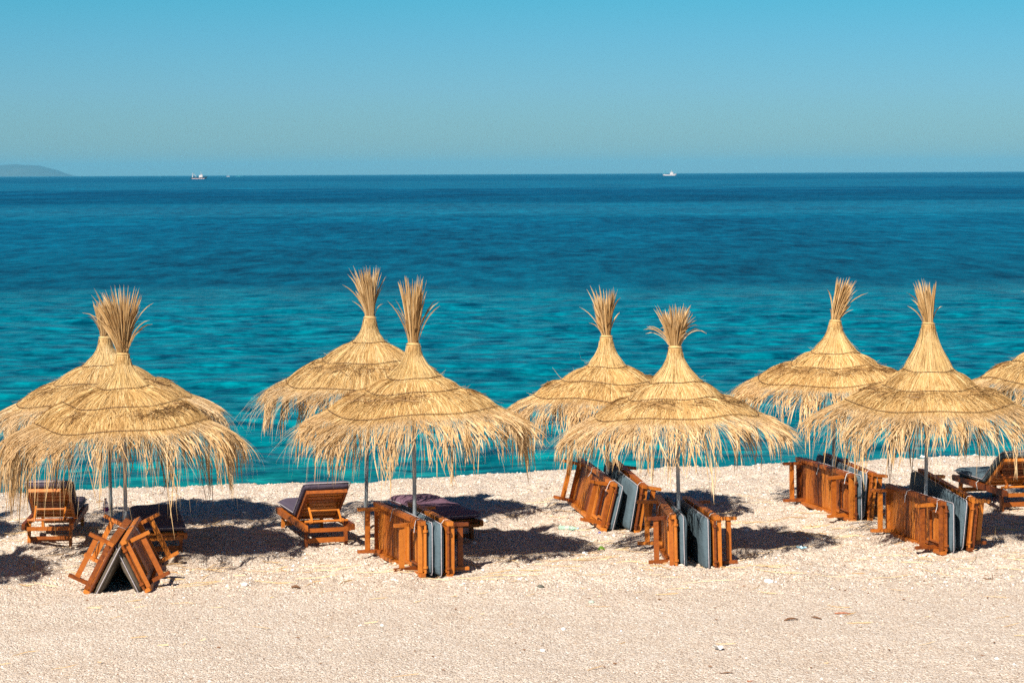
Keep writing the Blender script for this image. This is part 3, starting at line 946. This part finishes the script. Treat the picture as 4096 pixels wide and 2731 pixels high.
make_lounger(on_edge((4.68, 33.2), (4.10, 35.1), -1, True, 1), 'long orange slatted lounger upright on edge closest to the water in the right half', GE, 'grey_fabric', 9)
make_lounger(on_edge((4.93, 33.4), (4.48, 35.3), 5, False, 2), 'lounger behind the long orange slatted one, only mattress top and end rails showing', GE, 'grey_fabric', 10)
make_lounger(on_edge((5.38, 30.2), (4.97, 32.0), 0, True), 'bright orange slatted lounger on edge under the thin plume with long neck', GE, 'grey_fabric', 11)
make_lounger(on_edge((5.76, 30.45), (5.38, 32.3), 4, False, 5), 'lounger with wide grey mattress leaning outward under the long-necked parasol', GE, 'grey_fabric', 12)
make_lounger(on_feet((-5.98, 31.05), (-6.12, 32.95)), 'lounger with raised back behind the fringe at the left edge, slatted back towards view', GF, 'charcoal_fabric', 13, back=R(34), ribbons=0)
make_lounger(on_feet((-2.38, 31.15), (-2.92, 32.95)), 'lounger with raised slatted back beside the galvanised pole of the tallest parasol', GF, 'charcoal_fabric', 14, back=R(34), ribbons=0)
make_lounger(on_feet((-4.42, 30.25), (-4.78, 32.05)), 'low flat lounger with dark mattress lying in shade behind the A-shaped pair', GF, 'charcoal_fabric', 15, ribbons=0)
make_lounger(on_feet((-0.72, 31.45), (-1.42, 33.1)), 'flat lounger with mauve mattress, half in the parasol shadow', GF, 'purple_fabric', 16, ribbons=0)
make_lounger(on_feet((7.16, 33.85), (6.76, 35.75)), 'lounger with light grey mattress and raised back at the right edge', GF, 'grey_fabric', 17, back=R(34), ribbons=1)

# ------------------------------------------------------------------ small things on the sand


def drop(x, y, dz=0.0): return (x, y, float(ground(x, y)) + dz)


def stone(x, y, s, mat, label, cat='stone', name='beach_stone', seed=0, flat=0.5, group=None):
    g = np.random.default_rng(900 + seed)
    v, f = [], []
    nu, nv = 10, 6
    for i in range(nv + 1):
        for k in range(nu):
            a, e = 2 * math.pi * k / nu, math.pi * (i / nv - 0.5)
            v.append((s * math.cos(a) * math.cos(e), s * 0.72 * math.sin(a) * math.cos(e), s * flat * math.sin(e)))
    v = np.array(v) * (1 + 0.14 * NZ[2](np.array(v)[:, 0] / s * 1.7 + seed * 3.3, np.array(v)[:, 1] / s * 1.7 + np.array(v)[:, 2] / s)[:, None])
    q = [(i * nu + k, i * nu + (k + 1) % nu, (i + 1) * nu + (k + 1) % nu, (i + 1) * nu + k) for i in range(nv) for k in range(nu)]
    o = link(name, mesh_np(name, v, q, None, mat, True), None, drop(x, y, s * flat * 0.35), (0.1, 0.15, g.uniform(0, 3)))
    return tag(o, label, cat, group)


def stick(pts, rad, mat, label, name='driftwood_stick', cat='stick', loc=(0, 0)):
    P3 = [(p[0], p[1], p[2]) for p in pts]
    o = MB().tube(P3, [rad * k for k in np.interp(np.linspace(0, 1, len(P3)), [0, .3, .7, 1], [.6, 1, .85, .4])], 6).build(name, mat, None, True, loc=drop(*loc))
    return tag(o, label, cat)


def px(u, v):
    """Ground point for a photo pixel, used only to read off where a small thing lies."""
    d = 9671 * 4.73 / (v - (712 - 20 * u / 4096))
    return ((u - 2048) / 9671 * d, d)


# a folded shell in the foreground
x, y = px(2860, 2575)
sh_ = MB()
for s in (-1, 1):
    v, q = [], []
    for i in range(5):
        for k in range(9):
            a = math.pi * k / 8
            rr = 0.055 * i / 4 * (1 + 0.06 * (k % 2))
            v.append((s * (0.006 + rr * math.sin(a) * 0.9), rr * math.cos(a), 0.012 + 0.035 * math.sin(i / 4 * 2.0) * math.sin(a) ** 0.5))
    q = [(i * 9 + k, i * 9 + k + 1, (i + 1) * 9 + k + 1, (i + 1) * 9 + k) for i in range(4) for k in range(8)]
    sh_.add(v, q)
tag(sh_.build('seashell', M['white_stone'], None, True, loc=drop(x, y, 0.002), rot=(0, 0.2, 0.4)), 'open white shell lying alone in the foreground sand', 'shell')
for i, (u, v, s, mt, lab) in enumerate([
        (3068, 2325, 0.060, 'white_stone', 'large white stone in the sand below the loungers with the open gap'),
        (2357, 2394, 0.040, 'green_stone', 'pale green stone in the middle of the foreground sand'),
        (2156, 2342, 0.045, 'dark_stone', 'dark stone with pale edge in the foreground sand'),
        (2161, 2577, 0.032, 'white_stone', 'small white stone left of centre in the foreground, nearest the bottom edge'),
        (2245, 2489, 0.036, 'white_stone', 'flat white stone between the pale green stone and the bottom edge'),
        (1928, 2072, 0.075, 'white_stone', 'white stone beside the feet of the flat mauve lounger'),
        (2333, 2197, 0.045, 'white_stone', 'white stone next to the green leaf'),
        (970, 2322, 0.055, 'white_stone', 'white stone in front of the long shadow at the left'),
        (2071, 2308, 0.038, 'white_stone', 'white stone below the parasol shadow near the centre'),
        (1520, 2477, 0.030, 'white_stone', 'white stone in the foreground below the loungers with the tall plume'),
        (3950, 2300, 0.030, 'dark_stone', 'dark pebble near the right edge of the foreground')]):
    x, y = px(u, v)
    stone(x, y, s, M[mt], lab, seed=i, group='single stones on the sand')
x, y = px(3155, 2462)
stick([(-.075, -.02, .006), (-.03, 0, .022), (.02, .012, .024), (.08, .03, .012)], 0.013, M['driftwood'], 'dark crooked piece of driftwood, leftmost of three in the foreground', loc=(x, y))
x, y = px(3257, 2458)
stick([(-.05, .03, .018), (0, .005, .018), (.05, -.03, .006)], 0.011, M['driftwood'], 'small brown piece of driftwood between the crooked one and the red one', loc=(x, y))
x, y = px(3363, 2437)
stick([(-.09, .0, .012), (0, 0, .016), (.09, -.01, .012)], 0.010, M['red_wood'], 'straight reddish piece of driftwood, rightmost of three in the foreground', loc=(x, y))
x, y = px(2899, 2674)
stick([(-.07, .0, .008), (0, .005, .012), (.06, -.004, .010)], 0.007, M['driftwood'], 'thin brown twig near the bottom edge of the foreground', name='twig', cat='twig', loc=(x, y))
x, y = px(2991, 2703)
stick([(-.03, .0, .008), (.03, 0, .01)], 0.009, M['red_wood'], 'short red wood chip at the bottom edge of the foreground', name='wood_chip', cat='wood chip', loc=(x, y))
x, y = px(3945, 2302)
stick([(-.06, .02, .02), (-.02, -.01, .006), (.05, -.005, .006), (.055, .03, .05)], 0.008, M['driftwood'], 'bent twig on the sand near the right edge', name='twig', cat='twig', loc=(x, y))
x, y = px(3123, 1962)
stick([(-.18, .05, .02), (-.05, .0, .03), (.06, -.06, .02), (.2, .08, .05)], 0.016, M['grey_stick'], 'grey forked stick by the far end of the long orange lounger', loc=(x, y))
x, y = px(1175, 2335)
stick([(-.05, .0, .02), (.0, .02, .03), (.05, .0, .012)], 0.020, M['driftwood'], 'brown lump of bark on the sand between two lounger groups', name='bark_piece', cat='bark', loc=(x, y))
x, y = px(1205, 2330)
# green leaf
x, y = px(2394, 2184)
lv = MB()
a = np.linspace(0, 1, 7)
for s in (-1, 1):
    v = [(t_ * 0.11 - 0.055, 0, 0.02 + 0.03 * math.sin(t_ * 3.14)) for t_ in a] + [(t_ * 0.11 - 0.055, s * 0.036 * math.sin(t_ * 3.14) ** 0.8, 0.045 + 0.03 * math.sin(t_ * 3.14)) for t_ in a]
    lv.add(v, [(i, i + 1, 8 + i, 7 + i) for i in range(6)])
tag(lv.build('leaf', M['leaf'], None, loc=drop(x, y), rot=(0.5, 0.1, 0.5)), 'green leaf at the tip of a parasol shadow near the centre', 'leaf')


def crumple(u, v, s, mat, label, name, seed):
    g = np.random.default_rng(seed)
    x, y = px(u, v)
    nn = 5
    gx, gy = np.meshgrid(np.linspace(-s, s, nn), np.linspace(-s * .6, s * .6, nn))
    gz = g.uniform(0.0, s * 0.7, gx.shape) + 0.012
    idx = np.arange(nn * nn).reshape(nn, nn)
    q = np.stack((idx[:-1, :-1], idx[:-1, 1:], idx[1:, 1:], idx[1:, :-1]), -1).reshape(-1, 4)
    o = link(name, mesh_np(name, np.stack((gx + g.normal(0, s * .1, gx.shape), gy, gz), -1), q, None, mat), None, drop(x, y), (0, 0, g.uniform(0, 3)))
    return tag(o, label, 'litter')


crumple(3199, 2200, 0.055, M['blue_plastic'], 'crumpled pale blue scrap of plastic on the open sand', 'plastic_scrap', 1)
crumple(2607, 1880, 0.05, M['blue_plastic'], 'pale blue scrap of plastic near the shoreline', 'plastic_scrap', 2)
crumple(3690, 1822, 0.06, M['white_stone'], 'white scrap of paper at the water edge', 'paper_scrap', 3)
# bottle caps and bottles
x, y = px(2391, 2117)
tag(MB().lathe([(0, .018), (.016, .018), (.019, .014), (.019, 0)], 12).build('bottle_cap', M['navy_plastic'], None, loc=drop(x, y, .004), rot=(.4, .2, 0)), 'dark blue bottle cap in front of the tilted loungers', 'bottle cap')


def bottle(loc, rot, body, cap, label, s=1.0, band='violet_plastic'):
    root = bpy.data.objects.new('plastic_bottle', None)
    COL.objects.link(root)
    root.location = loc; root.rotation_euler = rot
    tag(root, label, 'bottle')
    MB().lathe([(0, 0), (.034 * s, .002), (.037 * s, .02), (.035 * s, .06), (.037 * s, .10), (.035 * s, .15), (.037 * s, .18), (.030 * s, .215), (.015 * s, .245), (.013 * s, .262)], 14).build('bottle_body', body, root, True)
    MB().lathe([(.0375 * s, .095), (.038 * s, .10), (.038 * s, .145), (.0375 * s, .15)], 14).build('label_band', M[band], root, True)
    MB().lathe([(.016 * s, .255), (.017 * s, .26), (.017 * s, .278), (0, .28)], 12).build('screw_cap', cap, root, True)
    return root


x, y = px(419, 2050)
bottle(drop(x, y, -0.005), (0.05, -0.06, 0.4), M['bottle_plastic'], M['violet_plastic'], 'clear plastic bottle with violet cap standing by the rear left pole', 1.05)
x, y = px(2228, 2108)
bottle(drop(x, y, 0.035), (0.1, math.pi / 2, -0.2), M['green_bottle'], M['blue_plastic'], 'greenish plastic bottle lying in the sand by a plume shadow', 0.85, 'green_stone')

# gravel, loose straw
N = 52000
gx = rng.uniform(-9.6, 10.6, N)
gy = np.where(rng.random(N) < 0.72, rng.uniform(27.0, 41.5, N), rng.uniform(21.3, 28.5, N))
ok = (gy < crest(gx) + 0.4) & (np.abs(gx) < gy * 0.235)
gx, gy = gx[ok], gy[ok]
N = len(gx)
coarse = sstep(27.0, 28.8, gy)
size = (0.0045 + 0.0055 * coarse) * rng.lognormal(0, 0.42, N)
size = np.clip(size, 0.003, 0.032)
octa = np.array([(1, 0, 0), (0, 1, 0), (-1, 0, 0), (0, -1, 0), (0, 0, 1), (0, 0, -1)], float)
tri = np.array([(0, 1, 4), (1, 2, 4), (2, 3, 4), (3, 0, 4), (1, 0, 5), (2, 1, 5), (3, 2, 5), (0, 3, 5)])
sc3 = np.stack((size * rng.uniform(1.0, 1.5, N), size * rng.uniform(.8, 1.2, N), size * rng.uniform(.5, .95, N)), -1)
V = octa[None] * sc3[:, None, :] + rng.normal(0, 0.12, (N, 6, 3)) * size[:, None, None]
an = rng.uniform(0, 6.28, N); ca, sa = np.cos(an), np.sin(an)
tl = rng.normal(0, 0.5, N); ct, st = np.cos(tl), np.sin(tl)
V = np.stack((V[..., 0], V[..., 1] * ct[:, None] - V[..., 2] * st[:, None], V[..., 1] * st[:, None] + V[..., 2] * ct[:, None]), -1)
V = np.stack((V[..., 0] * ca[:, None] - V[..., 1] * sa[:, None], V[..., 0] * sa[:, None] + V[..., 1] * ca[:, None], V[..., 2]), -1)
V = V + np.stack((gx, gy, ground(gx, gy) + size * 0.25), -1)[:, None, :]
T = (tri[None] + 6 * np.arange(N)[:, None, None]).reshape(-1, 3)
link('gravel', mesh_np('gravel', V.reshape(-1, 3), None, T, M['pebble']), kind='stuff')

N = 900
cent = np.array([(p[0] + 0.3, p[1] + 0.3) for p in PARASOLS])
k = rng.integers(0, len(cent), N)
sx = np.where(rng.random(N) < 0.80, cent[k, 0] + rng.normal(0, 1.3, N), rng.uniform(-8, 9, N))
sy = np.where(rng.random(N) < 0.80, cent[k, 1] - 0.6 + rng.normal(0, 1.2, N), rng.uniform(22, 36, N))
ok = sy < crest(sx) - 0.3
sx, sy = sx[ok], sy[ok]; N = len(sx)
K = 6
L = rng.uniform(0.08, 0.70, N) ** 1.2 * np.where(sy < 28, 0.5, 1.0)
an = rng.normal(0, 0.6, N); bend = rng.normal(0, 0.35, N)
t = np.linspace(-0.5, 0.5, K)[None]
X = sx[:, None] + np.cos(an)[:, None] * t * L[:, None] - np.sin(an)[:, None] * bend[:, None] * t ** 2 * L[:, None]
Y = sy[:, None] + np.sin(an)[:, None] * t * L[:, None] + np.cos(an)[:, None] * bend[:, None] * t ** 2 * L[:, None]
Zg = ground(X, Y)
Zs = np.maximum(Zg, Zg.mean(1, keepdims=True)) + 0.008 + 0.02 * rng.random((N, 1)) * (t + 0.5)
Pp = np.stack((X, Y, Zs), -1)
W = rng.uniform(0.006, 0.014, N)[:, None] * np.interp(t[0], [-.5, 0, .35, .5], [.6, .9, 1, .2])[None]
sd = np.zeros_like(Pp); rl = rng.uniform(0, 1.57, N)
sd[..., 0] = (-np.sin(an) * np.cos(rl))[:, None]; sd[..., 1] = (np.cos(an) * np.cos(rl))[:, None]; sd[..., 2] = np.sin(rl)[:, None]
v, q = ribbon_arrays(Pp, W, sd)
link('loose_straw', mesh_np('loose_straw', v, q, None, M['straw_fringe']), kind='stuff')

# small brown bits of bark, seed and weed over the whole beach
N = 260
sx = rng.uniform(-9, 9.5, N); sy = rng.uniform(21.6, 33.5, N)
L = rng.uniform(0.012, 0.05, N); an = rng.normal(0, 0.7, N)
t = np.linspace(-0.5, 0.5, 4)[None]
X = sx[:, None] + np.cos(an)[:, None] * t * L[:, None]
Y = sy[:, None] + np.sin(an)[:, None] * t * L[:, None] + rng.normal(0, 0.004, (N, 4))
Pp = np.stack((X, Y, ground(X, Y) + 0.012 + 0.006 * rng.random((N, 1))), -1)
W = rng.uniform(0.008, 0.020, N)[:, None] * np.array([[.5, 1, .9, .3]])
sd = np.zeros_like(Pp); sd[..., 0] = (-np.sin(an) * .7)[:, None]; sd[..., 1] = (np.cos(an) * .7)[:, None]; sd[..., 2] = 0.7
v, q = ribbon_arrays(Pp, W, sd)
link('plant_debris', mesh_np('plant_debris', v, q, None, M['driftwood']), kind='stuff')

# single stalks stuck upright in the sand
for u, v, hgt, lab in ((131, 2262, 0.16, 'pale reed stalk stuck upright in the shadow at the left edge'), (3973, 2135, 0.12, 'pale reed stalk stuck upright in the sand near the right edge')):
    x, y = px(u, v)
    o = MB().tube([(0, 0, -.03), (.004, 0, hgt * .5), (.012, 0, hgt)], [.006, .008, .004], 6).build('reed_stalk', M['straw_fringe'], None, True, loc=drop(x, y))
    tag(o, lab, 'reed stalk')

# ------------------------------------------------------------------ boats


def boat(x, y, L, label, hull_mat, bottom_mat, gantry_mat, house_mat, heading=0.0):
    root = bpy.data.objects.new('fishing_boat', None)
    COL.objects.link(root)
    root.location = (x, y, WATER_Z); root.rotation_euler = (0, 0, heading)
    tag(root, label, 'fishing boat', 'boats near the horizon')
    h = MB()
    st = np.linspace(-0.5, 0.5, 13)
    V = []
    for s in st:
        bw = 0.13 * L * (1 - max(0, (s - 0.05) / 0.45) ** 2.2) * (0.88 + 0.12 * min(1, (s + .5) / .2)) + 0.02
        sheer = L * (0.085 + 0.085 * max(0, s + 0.1) ** 1.6 * 2.2 + 0.02 * max(0, -s) * 2)
        xx = s * L
        rake = L * 0.05 * max(0, (s - 0.3) / 0.2)
        V += [(xx - rake * .6, -bw * .55, -0.02 * L), (xx, -bw * .9, 0.035 * L), (xx + rake, -bw, sheer), (xx + rake, bw, sheer), (xx, bw * .9, 0.035 * L), (xx - rake * .6, bw * .55, -0.02 * L)]
    q = []
    for i in range(12):
        for k in range(6):
            q.append((i * 6 + k, (i + 1) * 6 + k, (i + 1) * 6 + (k + 1) % 6, i * 6 + (k + 1) % 6))
    q += [(0, 1, 4, 5), (1, 2, 3, 4)]
    h.add(V, q)
    h.build('hull', hull_mat, root)
    MB().box((-0.02 * L, 0, 0.016 * L), (0.80 * L, 0.245 * L, 0.03 * L)).build('waterline_band', bottom_mat, root)
    w = MB().box((0.14 * L, 0, 0.155 * L), (0.22 * L, 0.17 * L, 0.14 * L))
    w.box((0.17 * L, 0, 0.255 * L), (0.14 * L, 0.15 * L, 0.07 * L))
    wh = w.build('wheelhouse', house_mat, root)
    for k in range(3):
        MB().box((0.13 * L + k * 0.042 * L, -0.0765 * L, 0.262 * L), (0.028 * L, 0.004 * L, 0.03 * L)).build('window', M['window_glass'], wh)
    MB().tube([(0.16 * L, 0, 0.28 * L), (0.15 * L, 0, 0.44 * L)], 0.008 * L, 6).build('mast', house_mat, root)
    g = MB()
    for s in (-1, 1): g.tube([(-0.40 * L, s * 0.09 * L, 0.08 * L), (-0.36 * L, s * 0.06 * L, 0.36 * L)], 0.014 * L, 6)
    g.tube([(-0.36 * L, -0.07 * L, 0.36 * L), (-0.36 * L, 0.07 * L, 0.36 * L)], 0.016 * L, 6)
    g.tube([(-0.36 * L, 0, 0.36 * L), (-0.14 * L, 0, 0.12 * L)], 0.010 * L, 6)
    g.build('gantry', gantry_mat, root)
    return root


boat(-464, 3580, 23.5, 'dark hulled fishing boat with pale wheelhouse on the horizon at the left', M['boat_dark'], M['boat_red'], M['boat_white'], M['boat_white'])
boat(326, 5000, 27.0, 'white fishing boat with dark stern gantry on the horizon right of centre', M['boat_white'], M['boat_white'], M['boat_teal'], M['boat_white'], 0.1)
boat(-1057, 9000, 12.0, 'tiny pale boat beside the dark hulled fishing boat at the horizon', M['boat_white'], M['boat_white'], M['boat_white'], M['boat_white'])
boat(-1018, 9000, 17.0, 'tiny dark boat on the horizon, farther from the island than the pale one', M['boat_teal'], M['boat_teal'], M['boat_teal'], M['boat_teal'])
